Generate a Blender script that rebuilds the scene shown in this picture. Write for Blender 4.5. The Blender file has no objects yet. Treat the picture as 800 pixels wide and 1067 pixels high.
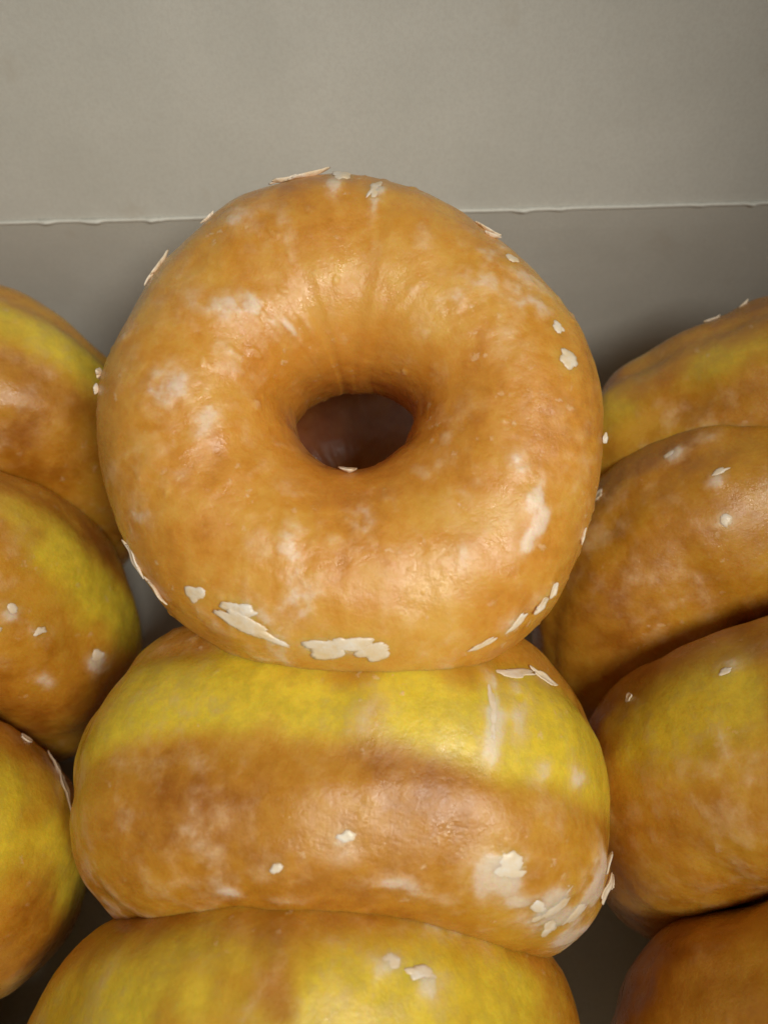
import bpy, math, random
import numpy as np
from mathutils import Vector, Matrix, noise, Euler

# ------------------------------------------------------------------ basics
S = bpy.context.scene
COL = S.collection
U = 0.01                      # everything below is written in centimetres
PI = math.pi
R = math.radians

# ------------------------------------------------------------------ camera
CAM_H = 20.2
PITCH = R(65)                 # looking down into the box
ROLL = R(-1.5)
cam_d = bpy.data.cameras.new('camera')
cam = bpy.data.objects.new('camera', cam_d)
COL.objects.link(cam)
cam_d.sensor_fit = 'VERTICAL'
cam_d.sensor_height = 4.8     # a small phone sensor
cam_d.sensor_width = 3.6
cam_d.lens = 3.62
cam_d.clip_start = 0.005
cam_d.clip_end = 10
fwd = Vector((0, math.cos(PITCH), -math.sin(PITCH)))
upv = Vector((0, math.sin(PITCH), math.cos(PITCH)))
rgt = Vector((1, 0, 0))
rm = Matrix((rgt, upv, -fwd)).transposed()
rm = rm @ Matrix.Rotation(ROLL, 3, 'Z')
cam.matrix_world = Matrix.Translation(Vector((0, 0, CAM_H)) * U) @ rm.to_4x4()
cam_d.dof.use_dof = True
cam_d.dof.focus_distance = 0.125
cam_d.dof.aperture_fstop = 2.0
S.camera = cam

# ------------------------------------------------------------------ light
world = bpy.data.worlds.new('World')
S.world = world
world.use_nodes = True
wb = world.node_tree.nodes['Background']
wb.inputs[0].default_value = (0.85, 0.80, 0.72, 1)
wb.inputs[1].default_value = 0.13

def lamp(name, loc, target, size, power, color, size_y=None):
    d = bpy.data.lights.new(name, 'AREA')
    d.shape = 'RECTANGLE' if size_y else 'DISK'
    d.size = size * U
    if size_y:
        d.size_y = size_y * U
    d.energy = power
    d.color = color
    o = bpy.data.objects.new(name, d)
    COL.objects.link(o)
    o.location = Vector(loc) * U
    o.rotation_euler = (Vector(target) - Vector(loc)).to_track_quat('-Z', 'Y').to_euler()
    return o

d = bpy.data.lights.new('spot_lamp', 'SPOT')
d.energy = 3.7
d.color = (1.0, 0.935, 0.82)
d.spot_size = R(61)
d.spot_blend = 1.0
d.shadow_soft_size = 0.045
o = bpy.data.objects.new('spot_lamp', d)
COL.objects.link(o)
LP, LTG = Vector((9, -9, 37)), Vector((-4.6, 6.0, 6))
o.location = LP * U
o.rotation_euler = (LTG - LP).to_track_quat('-Z', 'Y').to_euler()

S.view_settings.view_transform = 'Standard'
S.view_settings.look = 'None'
S.view_settings.exposure = 0
S.view_settings.gamma = 1

# ------------------------------------------------------------------ node helpers
class NT:
    def __init__(self, name):
        self.m = bpy.data.materials.new(name)
        self.m.use_nodes = True
        self.t = self.m.node_tree
        self.b = self.t.nodes['Principled BSDF']
        self.out = self.t.nodes['Material Output']

    def n(self, typ, **kw):
        nd = self.t.nodes.new(typ)
        for k, v in kw.items():
            setattr(nd, k, v)
        return nd

    def l(self, a, b):
        self.t.links.new(a, b)

    def coords(self, off=(0, 0, 0)):
        tc = self.n('ShaderNodeTexCoord')
        mp = self.n('ShaderNodeMapping')
        mp.inputs['Scale'].default_value = (100, 100, 100)
        mp.inputs['Location'].default_value = off
        self.l(tc.outputs['Object'], mp.inputs['Vector'])
        return mp.outputs[0]

    def noise(self, vec, scale, detail=3, rough=0.5, dist=0.0, out=0):
        nd = self.n('ShaderNodeTexNoise')
        nd.inputs['Scale'].default_value = scale
        nd.inputs['Detail'].default_value = detail
        nd.inputs['Roughness'].default_value = rough
        nd.inputs['Distortion'].default_value = dist
        self.l(vec, nd.inputs['Vector'])
        return nd.outputs[out]

    def ramp(self, fac, stops, interp='LINEAR'):
        nd = self.n('ShaderNodeValToRGB')
        cr = nd.color_ramp
        cr.interpolation = interp
        while len(cr.elements) > 1:
            cr.elements.remove(cr.elements[-1])
        for i, (p, c) in enumerate(stops):
            if not hasattr(c, '__len__'):
                c = (c, c, c, 1)
            if len(c) == 3:
                c = (*c, 1)
            e = cr.elements[0] if i == 0 else cr.elements.new(p)
            e.position = p
            e.color = c
        self.l(fac, nd.inputs[0])
        return nd.outputs[0]

    def mixc(self, f, a, b, blend='MIX'):
        nd = self.n('ShaderNodeMix', data_type='RGBA', blend_type=blend)
        for sock, v in ((nd.inputs[0], f), (nd.inputs[6], a), (nd.inputs[7], b)):
            if hasattr(v, 'links'):
                self.l(v, sock)
            elif hasattr(v, '__len__'):
                sock.default_value = (*v, 1)
            else:
                sock.default_value = v
        return nd.outputs[2]

    def math(self, op, a, b=None, clamp=False):
        nd = self.n('ShaderNodeMath', operation=op, use_clamp=clamp)
        for sock, v in ((nd.inputs[0], a), (nd.inputs[1], b)):
            if v is None:
                continue
            if hasattr(v, 'links'):
                self.l(v, sock)
            else:
                sock.default_value = v
        return nd.outputs[0]

    def mr(self, v, a, b, c=0.0, d=1.0, smooth=True):
        nd = self.n('ShaderNodeMapRange')
        if smooth:
            nd.interpolation_type = 'SMOOTHSTEP'
        self.l(v, nd.inputs[0])
        for i, x in enumerate((a, b, c, d)):
            nd.inputs[i + 1].default_value = x
        return nd.outputs[0]

    def attr(self, name):
        nd = self.n('ShaderNodeAttribute')
        nd.attribute_name = name
        return nd.outputs['Fac']

    def bump(self, h, strength, dist, prev=None):
        nd = self.n('ShaderNodeBump')
        nd.inputs['Strength'].default_value = strength
        nd.inputs['Distance'].default_value = dist * U
        self.l(h, nd.inputs['Height'])
        if prev is not None:
            self.l(prev, nd.inputs['Normal'])
        return nd.outputs[0]


def donut_material(name, seed, dark, mid, light, belt=(0.86, 0.65, 0.045), film=(0.86, 0.61, 0.34)):
    """Fried dough under a thin cracked sugar glaze; the slow patterns are mesh attributes."""
    T = NT(name)
    rnd = random.Random(seed)
    off = (rnd.uniform(-50, 50), rnd.uniform(-50, 50), rnd.uniform(-50, 50))
    v = T.coords(off)
    fn = T.n('ShaderNodeTexNoise')
    fn.inputs['Scale'].default_value = 3.4
    fn.inputs['Detail'].default_value = 7
    fn.inputs['Roughness'].default_value = 0.74
    T.l(v, fn.inputs['Vector'])
    fine = fn.outputs[0]
    sep = T.n('ShaderNodeSeparateColor')
    T.l(fn.outputs[1], sep.inputs[0])
    f2, f3 = sep.outputs[1], sep.outputs[2]
    cen = lambda x, k: T.math('MULTIPLY', T.math('SUBTRACT', x, 0.5), k)
    tone = T.math('ADD', T.attr('tone'), cen(fine, 0.8))
    base = T.ramp(tone, [(0.15, dark), (0.5, mid), (0.85, light)])
    bmask = T.mr(T.math('ADD', T.attr('belt'), cen(f2, 0.30)), 0.12, 0.80)
    col = T.mixc(bmask, base, T.mixc(T.mr(f3, .35, .65), belt, tuple(x * 0.78 for x in belt)))
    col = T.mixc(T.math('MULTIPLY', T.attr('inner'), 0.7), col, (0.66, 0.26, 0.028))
    # sugar crystals caught in the film
    vo = T.n('ShaderNodeTexVoronoi', feature='F1')
    vo.inputs['Scale'].default_value = 3.6
    wv = T.n('ShaderNodeVectorMath', operation='MULTIPLY_ADD')
    T.l(fn.outputs[1], wv.inputs[0])
    wv.inputs[1].default_value = (0.5, 0.5, 0.5)
    T.l(v, wv.inputs[2])
    T.l(wv.outputs[0], vo.inputs['Vector'])
    dots = T.math('MULTIPLY', T.mr(vo.outputs['Distance'], 0.12, 0.22, 1, 0), T.mr(T.attr('speck'), 0.35, 0.75))
    g = T.math('ADD', T.attr('glaze'), cen(f3, 1.35))
    gl = T.math('MAXIMUM', T.mr(g, 0.08, 1.15, 0.0, 0.80), T.math('MULTIPLY', dots, 0.55))
    col = T.mixc(gl, col, T.mixc(T.mr(T.attr('glaze'), .45, .8), film, (0.88, 0.76, 0.62)))
    T.l(col, T.b.inputs['Base Color'])
    T.l(T.mr(fine, 0.35, 0.65, 0.34, 0.60), T.b.inputs['Roughness'])
    T.b.inputs['Specular IOR Level'].default_value = 0.4
    T.b.inputs['Coat Weight'].default_value = 0.75
    T.l(T.math('MAXIMUM', T.math('ADD', T.attr('gloss'), cen(f2, 1.0)), 0.09), T.b.inputs['Coat Roughness'])
    T.b.inputs['Coat IOR'].default_value = 1.5
    T.b.inputs['Subsurface Weight'].default_value = 0.6
    T.b.inputs['Subsurface Radius'].default_value = (1.0, 0.40, 0.10)
    T.b.inputs['Subsurface Scale'].default_value = 0.36 * U
    h = T.math('ADD', T.math('ADD', T.math('MULTIPLY', fine, 0.7), T.math('MULTIPLY', T.noise(v, 11.0, 4, 0.72), 0.42)), T.math('MULTIPLY', gl, 0.4))
    b = T.bump(h, 0.42, 0.055)
    T.l(b, T.b.inputs['Normal'])
    T.l(b, T.b.inputs['Coat Normal'])
    return T.m


def flake_material():
    T = NT('sugar_glaze')
    v = T.coords()
    nz = T.noise(v, 3.5, 5, 0.7)
    c = T.ramp(nz, [(0.34, (0.84, 0.66, 0.42)), (0.50, (0.88, 0.75, 0.57)), (0.64, (0.90, 0.83, 0.73))])
    T.l(c, T.b.inputs['Base Color'])
    T.b.inputs['Roughness'].default_value = 0.35
    T.b.inputs['Subsurface Weight'].default_value = 0.12
    T.b.inputs['Subsurface Radius'].default_value = (1, 0.75, 0.5)
    T.b.inputs['Subsurface Scale'].default_value = 0.15 * U
    T.l(T.bump(nz, 0.45, 0.04), T.b.inputs['Normal'])
    return T.m


def card_material(name='grey_paperboard', k=1.0):
    T = NT(name)
    v = T.coords()
    c = T.ramp(T.noise(v, 0.35, 5, 0.6), [(0.3, (0.63 * k, 0.64 * k, 0.60 * k)), (0.7, (0.71 * k, 0.72 * k, 0.68 * k))])
    fib = T.noise(v, 14, 4, 0.75)
    c = T.mixc(T.mr(fib, 0.35, 0.7, 0.0, 0.32), c, (0.52, 0.51, 0.47))
    # grease spots where the glaze touched
    g = T.mr(T.noise(v, 0.55, 4, 0.6), 0.62, 0.72, 0, 0.35)
    c = T.mixc(g, c, (0.56, 0.53, 0.46))
    T.l(c, T.b.inputs['Base Color'])
    T.b.inputs['Roughness'].default_value = 0.55
    T.b.inputs['Specular IOR Level'].default_value = 0.3
    b = T.bump(T.noise(v, 22, 4, 0.7), 0.25, 0.012)
    b = T.bump(T.noise(v, 1.6, 3), 0.15, 0.03, b)
    T.l(b, T.b.inputs['Normal'])
    return T.m


M_FLAKE = flake_material()
M_CARD = card_material()
M_FOLD = card_material('worn_fold', 1.22)

# ------------------------------------------------------------------ mesh helpers
def mesh_obj(name, verts, faces, mat, parent=None, attrs=None, smooth=True):
    me = bpy.data.meshes.new(name)
    me.from_pydata([tuple(c * U for c in p) for p in verts], [], faces)
    if smooth:
        me.polygons.foreach_set('use_smooth', [True] * len(me.polygons))
    for k, arr in (attrs or {}).items():
        a = me.attributes.new(k, 'FLOAT', 'POINT')
        a.data.foreach_set('value', arr)
    me.materials.append(mat)
    me.update()
    o = bpy.data.objects.new(name, me)
    COL.objects.link(o)
    if parent:
        o.parent = parent
    return o


def tag(o, label, cat, group=None):
    o['label'] = label
    o['category'] = cat
    if group:
        o['group'] = group


# ------------------------------------------------------------------ the paperboard box
BX0, BX1, BY0, BY1, BH, TH = -15.6, 14.6, -9.5, 13.0, 7.7, 0.06
box = bpy.data.objects.new('bakery_box', None)
COL.objects.link(box)
tag(box, 'open grey paperboard bakery box with its lid folded back behind the glazed donuts', 'box')


def sheet(name, o, u, v, nu, nv, nrm, amp=0.04, seed=0, edge=None):
    """A slightly wavy board of real thickness: origin, two edge vectors."""
    o, u, v, nrm = Vector(o), Vector(u), Vector(v), Vector(nrm).normalized()
    top, bot = [], []
    for j in range(nv + 1):
        for i in range(nu + 1):
            a, b = i / nu, j / nv
            w = noise.noise(Vector((a * 2.3 + seed, b * 1.9, seed * 1.7))) * amp
            w *= min(1, 6 * b, 6 * (1 - b))
            p = o + u * a + v * b + nrm * w
            if edge and j in (0,):
                p = p + edge(a)
            top.append(p)
            bot.append(p - nrm * TH)
    vs = top + bot
    n = len(top)
    fs = []
    W = nu + 1
    for j in range(nv):
        for i in range(nu):
            k = j * W + i
            fs.append((k, k + 1, k + W + 1, k + W))
            fs.append((n + k, n + k + W, n + k + W + 1, n + k + 1))
    for i in range(nu):
        fs.append((i, n + i, n + i + 1, i + 1))
        k = nv * W + i
        fs.append((k, k + 1, n + k + 1, n + k))
    for j in range(nv):
        k = j * W
        fs.append((k, k + W, n + k + W, n + k))
        k = j * W + nu
        fs.append((k, n + k, n + k + W, k + W))
    return mesh_obj(name, vs, fs, M_CARD, box, smooth=False)


LX = BX1 - BX0
sheet('bottom_panel', (BX0, BY0, 0), (LX, 0, 0), (0, BY1 - BY0, 0), 40, 30, (0, 0, 1), 0.05, 1)
sheet('back_panel', (BX0, BY1, 0.03), (LX, 0, 0), (0, 0, BH - 0.06), 60, 14, (0, -1, 0), 0.10, 2)
sheet('front_panel', (BX0, BY0, 0.03), (LX, 0, 0), (0, 0, BH), 20, 8, (0, 1, 0), 0.05, 3)
sheet('side_panel', (BX0, BY0 + .1, 0.03), (0, BY1 - BY0 - .2, 0), (0, 0, BH), 20, 8, (1, 0, 0), 0.05, 4)
sheet('side_panel', (BX1, BY0 + .1, 0.03), (0, BY1 - BY0 - .2, 0), (0, 0, BH), 20, 8, (-1, 0, 0), 0.05, 5)
LT = R(14)     # lid leans back from upright
ldir = Vector((0, math.sin(LT), math.cos(LT)))
lnrm = Vector((0, -math.cos(LT), math.sin(LT)))
sheet('lid', Vector((BX0, BY1 + 0.02, BH + 0.02)), (LX, 0, 0), ldir * 23, 60, 30, lnrm, 0.16, 6)

# the pressed crease: a thin raised lip of board with small burrs where it is perforated
def crease():
    vs, fs = [], []
    n = 420
    rr = random.Random(5)
    burr = [(rr.uniform(0, 1), rr.uniform(.0015, .005), rr.uniform(.03, .075)) for _ in range(26)]
    for i in range(n + 1):
        a = i / n
        x = BX0 + LX * a
        h = 0.035 + 0.012 * noise.noise(Vector((x * 1.5, 0, 0)))
        zz = BH + 0.018 * noise.noise(Vector((x * .5, 3, 0)))
        for (c, w, q) in burr:
            h += q * math.exp(-((a - c) / w) ** 2)
        ring = [(x, BY1 + 0.03, zz + 0.05), (x, BY1 - h, zz + 0.035), (x, BY1 - h * .8, zz - 0.01), (x, BY1 + 0.02, zz - 0.05)]
        vs += ring
    for i in range(n):
        for k in range(4):
            a, b = i * 4 + k, i * 4 + (k + 1) % 4
            fs.append((a, b, b + 4, a + 4))
    mesh_obj('crease', vs, fs, M_FOLD, box, smooth=True)


crease()

# ------------------------------------------------------------------ donuts
def fbm(p, n):
    a, s, f = 0.5, 0.0, 1.0
    for _ in range(n):
        s += a * noise.noise(p * f)
        a *= 0.55
        f *= 2.05
    return s


class Donut:
    def __init__(self, Ro, Ri, b, seed, rim=None, lump=0.16, e_in=0.92, e_z=0.80, belt_w=0.55, belt_z=0.0,
                 belt_wob=0.25, crust=(), asym=0.0, tone0=0.0, film=1.0, belt_amt=1.0, hole_shift=0.0, mott=1.0, pleat=1.0):
        self.mott, self.pleat = mott, pleat
        self.hole_shift = hole_shift
        self.belt_amt = belt_amt
        self.tone0, self.film = tone0, film
        self.Ro, self.Ri, self.b, self.seed = Ro, Ri, b, seed
        self.rim = rim          # radius factors at evenly spaced angles
        self.lump = lump
        self.e_r, self.e_z = e_in, e_z
        self.belt_w, self.belt_z, self.belt_wob = belt_w, belt_z, belt_wob
        self.crust = crust
        self.asym = asym
        self.off = Vector((seed * 7.13, seed * 3.7, seed * 11.1))

    def rimf(self, th):
        if not self.rim:
            return 1.0
        n = len(self.rim)
        t = (th % (2 * PI)) / (2 * PI) * n
        i = int(t)
        f = t - i
        p = [self.rim[(i + k) % n] for k in (-1, 0, 1, 2)]
        return 0.5 * ((2 * p[1]) + (-p[0] + p[2]) * f + (2 * p[0] - 5 * p[1] + 4 * p[2] - p[3]) * f * f
                      + (-p[0] + 3 * p[1] - 3 * p[2] + p[3]) * f ** 3)

    def surf(self, th, ph):
        m = self.rimf(th)
        Ro, Ri = self.Ro * m, self.Ri
        c, s = math.cos(ph), math.sin(ph)
        Ri -= self.hole_shift * 1.9 * max(0.0, math.sin(th))
        Rm, a = (Ro + Ri) / 2, (Ro - Ri) / 2
        cc = math.copysign(abs(c) ** self.e_r, c)
        ss = math.copysign(abs(s) ** self.e_z, s)
        r = Rm + a * cc
        z = self.b * ss * (1 + self.asym * c)
        d0 = Vector((math.cos(th), math.sin(th), 0))
        n = (d0 * c + Vector((0, 0, s)))
        p = d0 * r + Vector((0, self.hole_shift * (1 - c) / 2, z))
        q = p + self.off
        w = self.lump * noise.noise(q * 0.32) * 1.6
        w += self.lump * 0.45 * noise.noise(q * 0.9)
        w += 0.014 * noise.noise(q * 2.3) + 0.007 * noise.noise(q * 5.0)
        # dents like puckers, radial
        pk = noise.noise(Vector((d0.x * 3.4, d0.y * 3.4, s * 0.8)) + self.off)
        w -= 0.12 * self.pleat * max(0, pk - 0.15)
        # the belt sits slightly proud between two soft grooves
        if c > 0:
            zb = (z - self.belt_z) / max(self.belt_w, .01)
            w += (0.05 * math.exp(-zb * zb) - 0.06 * math.exp(-((abs(zb) - 1.5) / 0.5) ** 2)) * c
        return p + n.normalized() * w

    def normal(self, th, ph, e=0.01):
        a = self.surf(th + e, ph) - self.surf(th - e, ph)
        b = self.surf(th, ph + e) - self.surf(th, ph - e)
        return a.cross(b).normalized()

    def build(self, mat, M, nt=300, npz=150, name='glazed_donut'):
        vs, belt, inner, crust, tone, gloss, speck = [], [], [], [], [], [], []
        for i in range(nt):
            th = 2 * PI * i / nt
            for j in range(npz):
                ph = 2 * PI * j / npz
                p = self.surf(th, ph)
                vs.append(p)
                c = math.cos(ph)
                zc = self.belt_z + self.belt_wob * noise.noise(Vector((math.cos(th) * 1.3, math.sin(th) * 1.3, self.seed)))
                wv = self.belt_w * (1 + 0.5 * noise.noise(Vector((math.cos(th) * 1.9, math.sin(th) * 1.9, self.seed + 9))))
                d = abs(p.z - zc) / max(wv, .01)
                bval = max(0, min(1, 1.25 - 0.75 * d)) * max(0, min(1, (c - 0.15) * 5)) if self.belt_w > 0.02 else 0.0
                bval *= self.belt_amt * max(0.15, min(1.15, 0.95 + 2.0 * fbm(p * 0.55 + self.off, 3)))
                belt.append(bval)
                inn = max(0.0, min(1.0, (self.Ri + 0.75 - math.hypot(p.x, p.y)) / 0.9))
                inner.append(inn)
                g = 0.0
                for (t0, p0, st, sp, amt) in self.crust:
                    dt = (th - t0 + PI) % (2 * PI) - PI
                    dp = (ph - p0 + PI) % (2 * PI) - PI
                    q = (dt / st) ** 2 + (dp / sp) ** 2
                    if q < 9:
                        g = max(g, amt * math.exp(-q))
                q = p + self.off
                n1 = fbm(q * 0.42, 3)
                n2 = fbm(q * 1.5 + Vector((9, 0, 0)), 4)
                tone.append(0.5 + (0.8 * n1 + 0.45 * n2) * self.mott + self.tone0)
                # milky film in radial smears, crusted patches (some are painted sheen), crystals
                rad_ = Vector((math.cos(th) * 3.0, math.sin(th) * 3.0, math.sin(ph) * 1.1 + c * 1.1)) + self.off
                g1 = fbm(rad_ * 0.75, 4)
                g2 = fbm(q * 2.6 + Vector((0, 5, 0)), 4)
                film = max(0.0, min(1.0, (g1 + 0.20) * 2.0)) * max(0.0, min(1.0, 0.55 + 2.0 * g2))
                crk = noise.cell_vector(q * 1.0)
                v1 = noise.voronoi(q * 2.4 + 0.35 * noise.noise_vector(q * 4))[0][0]
                dots = 1.0 if False else max(0.0, min(1.0, (0.20 - v1) / 0.08)) * max(0.0, min(1.0, 6 * (fbm(q * 0.9, 2) - 0.02)))
                g = max(0, min(1, g * (0.75 + 1.7 * (g2 + 0.12)))) if g > 0.02 else 0.0
                film *= 1 - 0.8 * inn
                gz = max(0.84 * film * self.film, g * 0.95, 0.6 * dots * self.film)
                crust.append(gz)
                speck.append(max(0.0, min(1.0, 0.5 + 2.2 * fbm(q * 0.8 + Vector((0, 0, 7)), 3) - 0.1)) * self.film)
                gloss.append(max(0.10, min(0.5, 0.30 + 0.5 * g2 - 0.22 * n1)))
                lift = 0.035 * g + 0.012 * film + 0.02 * dots
                if lift > 0.001:
                    nn = Vector((math.cos(th) * c, math.sin(th) * c, math.sin(ph)))
                    vs[-1] = p + nn * lift
        fs = []
        for i in range(nt):
            i2 = (i + 1) % nt
            for j in range(npz):
                j2 = (j + 1) % npz
                fs.append((i * npz + j, i2 * npz + j, i2 * npz + j2, i * npz + j2))
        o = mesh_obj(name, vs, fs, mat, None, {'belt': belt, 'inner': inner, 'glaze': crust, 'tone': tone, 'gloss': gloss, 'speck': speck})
        M2 = M.copy()
        M2.translation = M.translation * U
        o.matrix_world = M2
        self.obj = o
        return o

    def flake(self, th, ph, la, lb, ang=0.0, stiff=0.5, lift=0.02, thick=0.016, seed=0, jag=0.5):
        """a brittle chip of dried glaze: la x lb half-sizes in cm, following or standing off the dough"""
        rr = random.Random(seed * 31 + 7)
        stiff *= 0.65 if stiff >= 0.8 else 1.0
        jag *= min(1.0, 0.45 + 1.3 * max(la, lb))
        P0 = self.surf(th, ph)
        N0 = self.normal(th, ph)
        e = 0.01
        T0 = (self.surf(th + e, ph) - self.surf(th - e, ph)).normalized()
        B0 = N0.cross(T0).normalized()
        rad = max(0.5, math.hypot(P0.x, P0.y))
        tub = (self.Ro - self.Ri) / 2
        ns, nr = 64, 6
        off = Vector((seed * 5.1, seed * 2.3, 0))
        top, bot = [], []
        lx, ly = rr.uniform(-.5, .5), rr.uniform(-.5, .5)
        for k in range(nr + 1):
            for i in range(ns):
                al = 2 * PI * i / ns
                f = k / nr
                jr = 1 + jag * noise.noise(Vector((math.cos(al) * 1.1, math.sin(al) * 1.1, 0)) + off) * 1.8 \
                     + jag * 0.32 * noise.noise(Vector((math.cos(al) * 3.2, math.sin(al) * 3.2, 2)) + off) + jag * 0.30 * noise.noise(Vector((math.cos(al) * 11, math.sin(al) * 11, 4)) + off)
                x = la * math.cos(al) * f * jr
                y = lb * math.sin(al) * f * jr
                s = x * math.cos(ang) - y * math.sin(ang)
                t = x * math.sin(ang) + y * math.cos(ang)
                ps = self.surf(th + s / rad, ph + t / tub * -1 if False else ph + t / tub)
                ns_ = N0
                flat = P0 + T0 * s + B0 * t
                p = ps.lerp(flat, stiff)
                p = p + N0 * ((lift * .6 if stiff >= 0.5 else 0.006) + (1.0 if stiff >= 0.5 else 0.35 * (1 - f)) * (0.035 * noise.noise(Vector((s * 4, t * 4, seed)))) + f * f * stiff * 0.05 * (1 + lx * 2 * x / la + ly * 2 * y / lb))
                tk = thick * (1 - 0.6 * f ** 3) if stiff >= 0.5 else thick * 1.8 * (1 - 1.25 * f ** 3)
                top.append(p + ns_ * tk)
                bot.append(p - ns_ * (0.012 + 0.05 * (1 - f) * (1 - stiff)))
        vs = top + bot
        n = len(top)
        fs = []
        for k in range(nr):
            for i in range(ns):
                a, b = k * ns + i, k * ns + (i + 1) % ns
                c, d = b + ns, a + ns
                if k == 0:
                    fs.append((a, c, d)) if False else fs.append((a, d, c, b))
                else:
                    fs.append((a, d, c, b))
                fs.append((n + a, n + b, n + c, n + d))
        for i in range(ns):
            a, b = nr * ns + i, nr * ns + (i + 1) % ns
            fs.append((a, n + a, n + b, b))
        o = mesh_obj('glaze_flake', vs, fs, M_FLAKE, self.obj, smooth=True)
        return o


def pose(x, y, lean, yaw=0.0, spin=0.0, z=None, h=4.7, roll=0.0):
    """donut axis (local +Z, its front face) towards the camera; lean = top tipped back"""
    base = Matrix.Rotation(yaw, 4, 'Z') @ Matrix.Rotation(roll, 4, 'Y') @ Matrix.Rotation(PI / 2 - lean, 4, 'X') @ Matrix.Rotation(spin, 4, 'Z')
    base.translation = Vector((x, y, h if z is None else z))
    return base


BROWN = ((0.39, 0.14, 0.008), (0.56, 0.25, 0.017), (0.67, 0.36, 0.034))
GROUP = 'glazed donuts standing on edge in the box'
D = {}

def standing(key, label, x, y, lean, yaw=0, spin=0, h=4.75, Ro=4.85, Ri=1.0, b=2.15, seed=1, cols=BROWN, **kw):
    kw.setdefault('film', 0.6)
    d = Donut(Ro, Ri, b, seed, **kw)
    m = donut_material('fried_dough_' + key, seed, *cols)
    o = d.build(m, pose(x, y, R(lean), R(yaw), R(spin), h=h))
    tag(o, label, 'donut', GROUP)
    D[key] = d
    return d

# hero: lies against the others, face to the camera
RIM = [1.01, 1.0, .99, 1.005, 1.02, 1.02, 1.0, .99, .985, 1.0, 1.04, 1.04, 1.035, 1.085, 1.09, 1.04]
def spots(*L):
    return [(R(a), R(b), R(c), R(d_), e) for a, b, c, d_, e in L]


HERO_CRUST_SHEEN = spots((137, 110, 6, 14, 1.05), (131, 122, 4, 16, .8), (145, 98, 7, 14, .8), (118, 128, 4, 10, .7), (179, 90, 9, 15, .9), (172, 66, 6, 12, .6), (160, 50, 6, 9, .6),  # crusted glaze, plus pale patches that paint sheen into the colour
                   (329, 76, 6, 6, 1.1), (322, 68, 7, 5, 1.15), (334, 86, 5, 8, .8), (300, 84, 10, 9, .65), (92, 58, 3, 14, .8), (80, 66, 2.6, 16, .95),
                   (17, 88, 12, 12, .55), (118, 62, 8, 16, .6), (205, 75, 10, 10, .45), (250, 95, 14, 8, .4), (350, 60, 8, 12, .5),
                   (60, 80, 9, 9, .45), (225, 120, 4, 14, .5), (262, 50, 14, 7, .6), (308, 42, 8, 7, .7), (240, 44, 8, 8, .6), (285, 120, 12, 5, .4), (38, 70, 7, 9, .4), (155, 80, 8, 10, .45))
MID_CRUST_GLINT = spots((56, 52, 7, 14, 1.3), (48, 62, 6, 12, 1.0), (40, 60, 9, 13, 1.2), (32, 38, 7, 16, 1.1), (24, 60, 9, 14, 1.1), (63, 2, 2.2, 16, 1.1), (58, -4, 3.5, 9, .9),  # white crust, plus pale patches standing in for glossy glints
                  (44, 8, 4, 6, .7), (53, 12, 3, 7, .7), (86, 50, 6, 9, .7), (102, 60, 6, 10, .5), (112, 74, 4, 5, .8), (98, 76, 8, 4, .7), (75, 66, 9, 5, .9),
                  (84, 4, 5, 8, .6), (120, 66, 6, 6, .5), (68, 70, 10, 6, .7))
hero = Donut(4.03, 1.0, 1.95, 3, rim=RIM, crust=HERO_CRUST_SHEEN, hole_shift=0.28, tone0=0.10, mott=0.75, film=0.88, pleat=0.5, lump=0.10, belt_w=0.55, belt_z=-0.9, e_z=0.86, belt_amt=0.8)
D['hero'] = hero
hm = donut_material('fried_dough_hero', 3, (0.50, 0.18, 0.014), (0.68, 0.31, 0.034), (0.76, 0.44, 0.08))
HM = pose(-0.52, 6.75, R(73), 0, 0, z=9.05)
ho = hero.build(hm, HM, 520, 240)
tag(ho, 'large golden glazed donut facing the camera, its round hole in full view', 'donut')

# one more under the hero, its dough coloured dark to stand for shade in the hole
standing('under', 'donut beneath with shade put into its brown colour, glimpsed only through the hole of the front-facing donut', -0.7, 8.6, 86, h=1.6, seed=21, Ro=4.0, Ri=0.6, b=1.4, belt_amt=0, film=0.0,
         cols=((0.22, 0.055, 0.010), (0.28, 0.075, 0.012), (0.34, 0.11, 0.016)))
standing('mid', 'donut directly below the front-facing one, yellow belt above, white crust at its right end',
         -0.84, 0.98, 17, yaw=-5, seed=4, Ro=4.58, b=2.38, h=4.75, belt_z=-0.12, belt_w=0.62, belt_amt=1.0, film=0.8, crust=MID_CRUST_GLINT, mott=.8,
         rim=[1, 1.04, 1.10, 1.03, .98, 1.03, 1.085, 1.04, 1.01, 1, 1, 1, 1, 1, 1, 1])
standing('front', 'yellow donut at the bottom centre, cut by the lower edge of the photo', -1.5, -2.85, 14, seed=5, Ro=4.45, h=4.45, belt_z=-0.3, belt_w=1.1, belt_amt=0.7,
         crust=spots((72, -14, 4, 6, 1.1), (64, -10, 5, 7, .8), (60, -30, 8, 6, .7), (80, -50, 4, 6, .5), (100, -60, 16, 5, .7)))
standing('la', 'donut in the upper left corner near the back wall, yellow along its top', -9.9, 9.0, 14, seed=6, Ro=4.5, b=1.95, h=4.45, belt_amt=0.65)
standing('lb', 'donut at the left edge, second from the back of its row, wide yellow band', -10.05, 4.9, 14, seed=7, Ro=4.6, h=4.55, belt_w=0.8, belt_amt=0.7,
         crust=spots((4, 28, 5, 8, 1.0), (26, 36, 5, 6, .8), (38, 34, 5, 6, .9), (34, 60, 6, 6, .8), (16, 56, 6, 6, .6)))
standing('lc', 'donut at the lower left edge with a tall white sliver of glaze on its side', -10.8, 0.4, 14, seed=8, h=4.65, belt_w=1.1, belt_amt=0.85)
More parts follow.
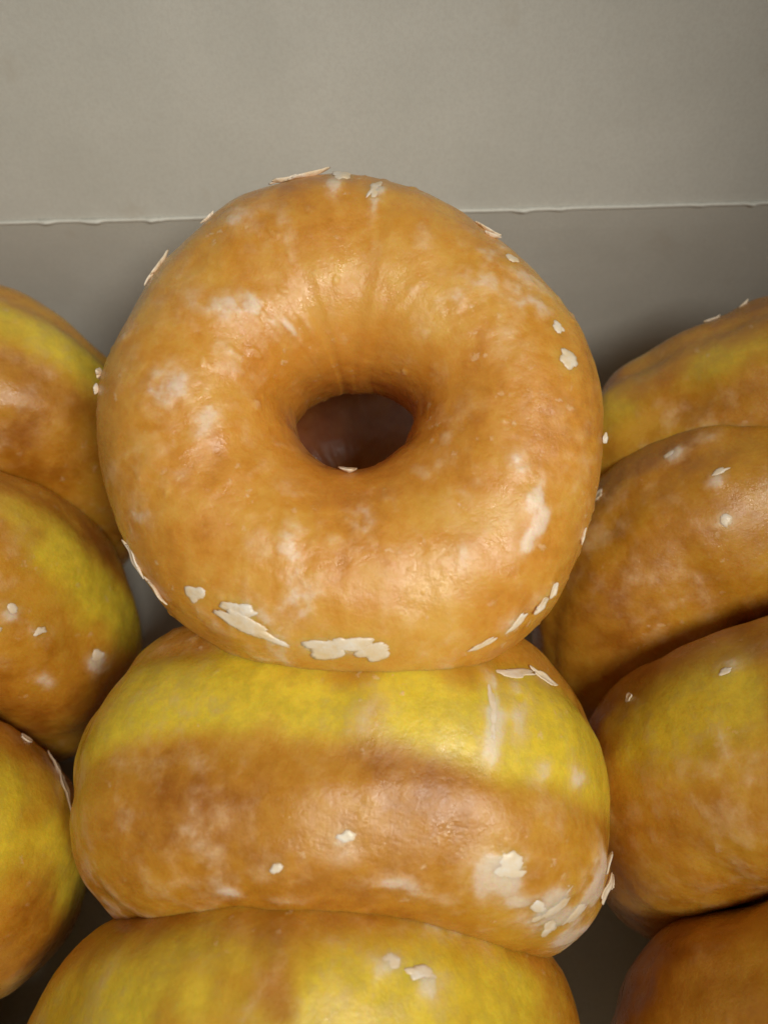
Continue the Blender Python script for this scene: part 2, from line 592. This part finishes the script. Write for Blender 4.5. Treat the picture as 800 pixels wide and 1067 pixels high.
standing('ld', 'donut added nearest the camera in the left row to shade the floor at the lower left corner', -10.7, -4.3, 14, seed=13, h=4.65, belt_amt=0.4)  # added mostly out of frame to block light from the floor corner
standing('re', 'wrinkled donut farthest back on the right, its top edge before the back wall', 8.5, 8.2, 6, seed=9, Ro=4.5, h=4.4, b=1.9, belt_amt=0.45, lump=0.26)
standing('rf', 'brown donut right of the front-facing one, second from the back of its row', 7.75, 4.85, 38, seed=10, Ro=4.6, h=4.1, Ri=0.6, b=1.9, belt_amt=0.0,
         crust=spots((119, 60, 4, 7, .7), (115, 38, 4, 5, .9), (120, 10, 5, 5, .9), (112, 8, 4, 5, .7), (104, 50, 4, 8, .8), (135, 80, 6, 8, .5)))
standing('rg', 'large donut at the right edge beside the yellow-belted centre one, greenish yellow above', 8.2, 1.15, 16, seed=11, Ro=4.75, h=4.6, belt_amt=0.55, belt_w=0.9, belt_z=-.2,
         crust=spots((128, -14, 5, 6, .6), (132, 8, 2, 10, .7), (120, 30, 5, 5, .5)))
standing('rh', 'brown donut in the lower right corner of the photo', 8.65, -2.95, 14, seed=12, h=4.65, b=2.0, belt_amt=0.0)

# ------------------------------------------------------------------ brittle chips of glaze
def chips(key, rows):
    for i, (th, ph, la, lb, ang, stiff, lift) in enumerate(rows):
        D[key].flake(R(th), R(ph), la, lb, R(ang), stiff, lift, seed=hash_seed(key, i))


def hash_seed(key, i):
    return sum(ord(ch) for ch in key) + i * 13


#            th   ph   half sizes   ang  stiff lift
chips('hero', [
    (141, 30, .30, .12, 20, .9, .02), (104, 36, .22, .06, -10, 1.0, .03), (98, 40, .26, .10, 15, .7, .02),
    (90, 48, .22, .13, 80, .4, .01), (81, 58, .30, .09, 80, .2, .005), (52, 32, .20, .08, 10, .9, .02), (49, 40, .13, .07, 40, .6, .02),
    (40, 52, .11, .10, 30, .3, .02), (17, 58, .10, .09, 0, .3, .02), (8, 60, .15, .17, 0, .2, .02), (270, 150, .13, .10, 40, .8, .05),
    (247, 54, .50, .13, -8, .45, .02), (243, 60, .24, .10, 20, .4, .02), (267, 52, .50, .19, 5, .45, .02), (275, 50, .26, .14, 20, .4, .02),
    (232, 54, .15, .12, 50, .4, .01), (306, 40, .20, .07, 12, .45, .03), (312, 38, .16, .08, -20, .7, .03), (298, 40, .22, .06, 0, .4, .02),
    (316, 38, .12, .05, 30, .9, .02), (170, 30, .12, .08, 70, 1.0, .04), (174, 34, .08, .06, 20, .9, .03), (213, 26, .30, .06, 0, .8, .01),
    (222, 28, .26, .07, 10, .8, .01), (330, 30, .14, .05, 10, .8, .01), (124, 34, .13, .05, 0, .6, .02),
    (352, 30, .07, .05, 0, 1.0, .03)])
chips('mid', [
    (57, -16, .34, .09, 12, .45, .02), (50, -20, .26, .07, -8, .7, .02), (63, 2, .10, .34, 10, .1, .0),
    (28, 26, .16, .10, 70, .9, .04), (24, 34, .20, .09, 80, .9, .04), (20, 28, .14, .10, 40, 1.0, .05),
    (55, 50, .34, .26, 30, .1, .0), (41, 57, .34, .22, 60, .1, .0), (36, 64, .25, .2, -20, .1, .0), (32, 50, .2, .3, 0, .1, .0), (92, -16, .3, .10, 0, .6, .02),
    (86, 46, .12, .08, 10, .3, .01), (100, 60, .10, .06, 30, .3, .01)])
chips('front', [(72, -14, .16, .11, 20, .2, .01), (66, -12, .22, .08, 0, .3, .01), (84, -58, .16, .06, 10, .8, .02), (104, -60, .18, .05, 0, .8, .02),
                (93, -58, .10, .05, 0, .8, .02)])
chips('lb', [(6, 26, .20, .16, 30, .2, .01), (27, 34, .14, .07, 40, .3, .01), (36, 30, .12, .08, 0, .3, .01), (38, 44, .14, .08, 20, .3, .01)])
chips('lc', [(8, -30, .12, .62, -12, .5, .03), (17, -50, .14, .10, 0, .5, .02)])
chips('rf', [(114, 34, .16, .06, 0, .3, .01), (121, 8, .12, .07, 10, .3, .01), (118, 60, .10, .12, 0, .3, .01), (140, 0, .12, .06, 0, .8, .03)])
chips('rg', [(128, -12, .14, .06, 10, .3, .01), (150, -20, .10, .05, 0, .7, .02)])
chips('re', [(118, -50, .14, .05, 0, .8, .02), (108, -52, .10, .05, 0, .8, .02)])
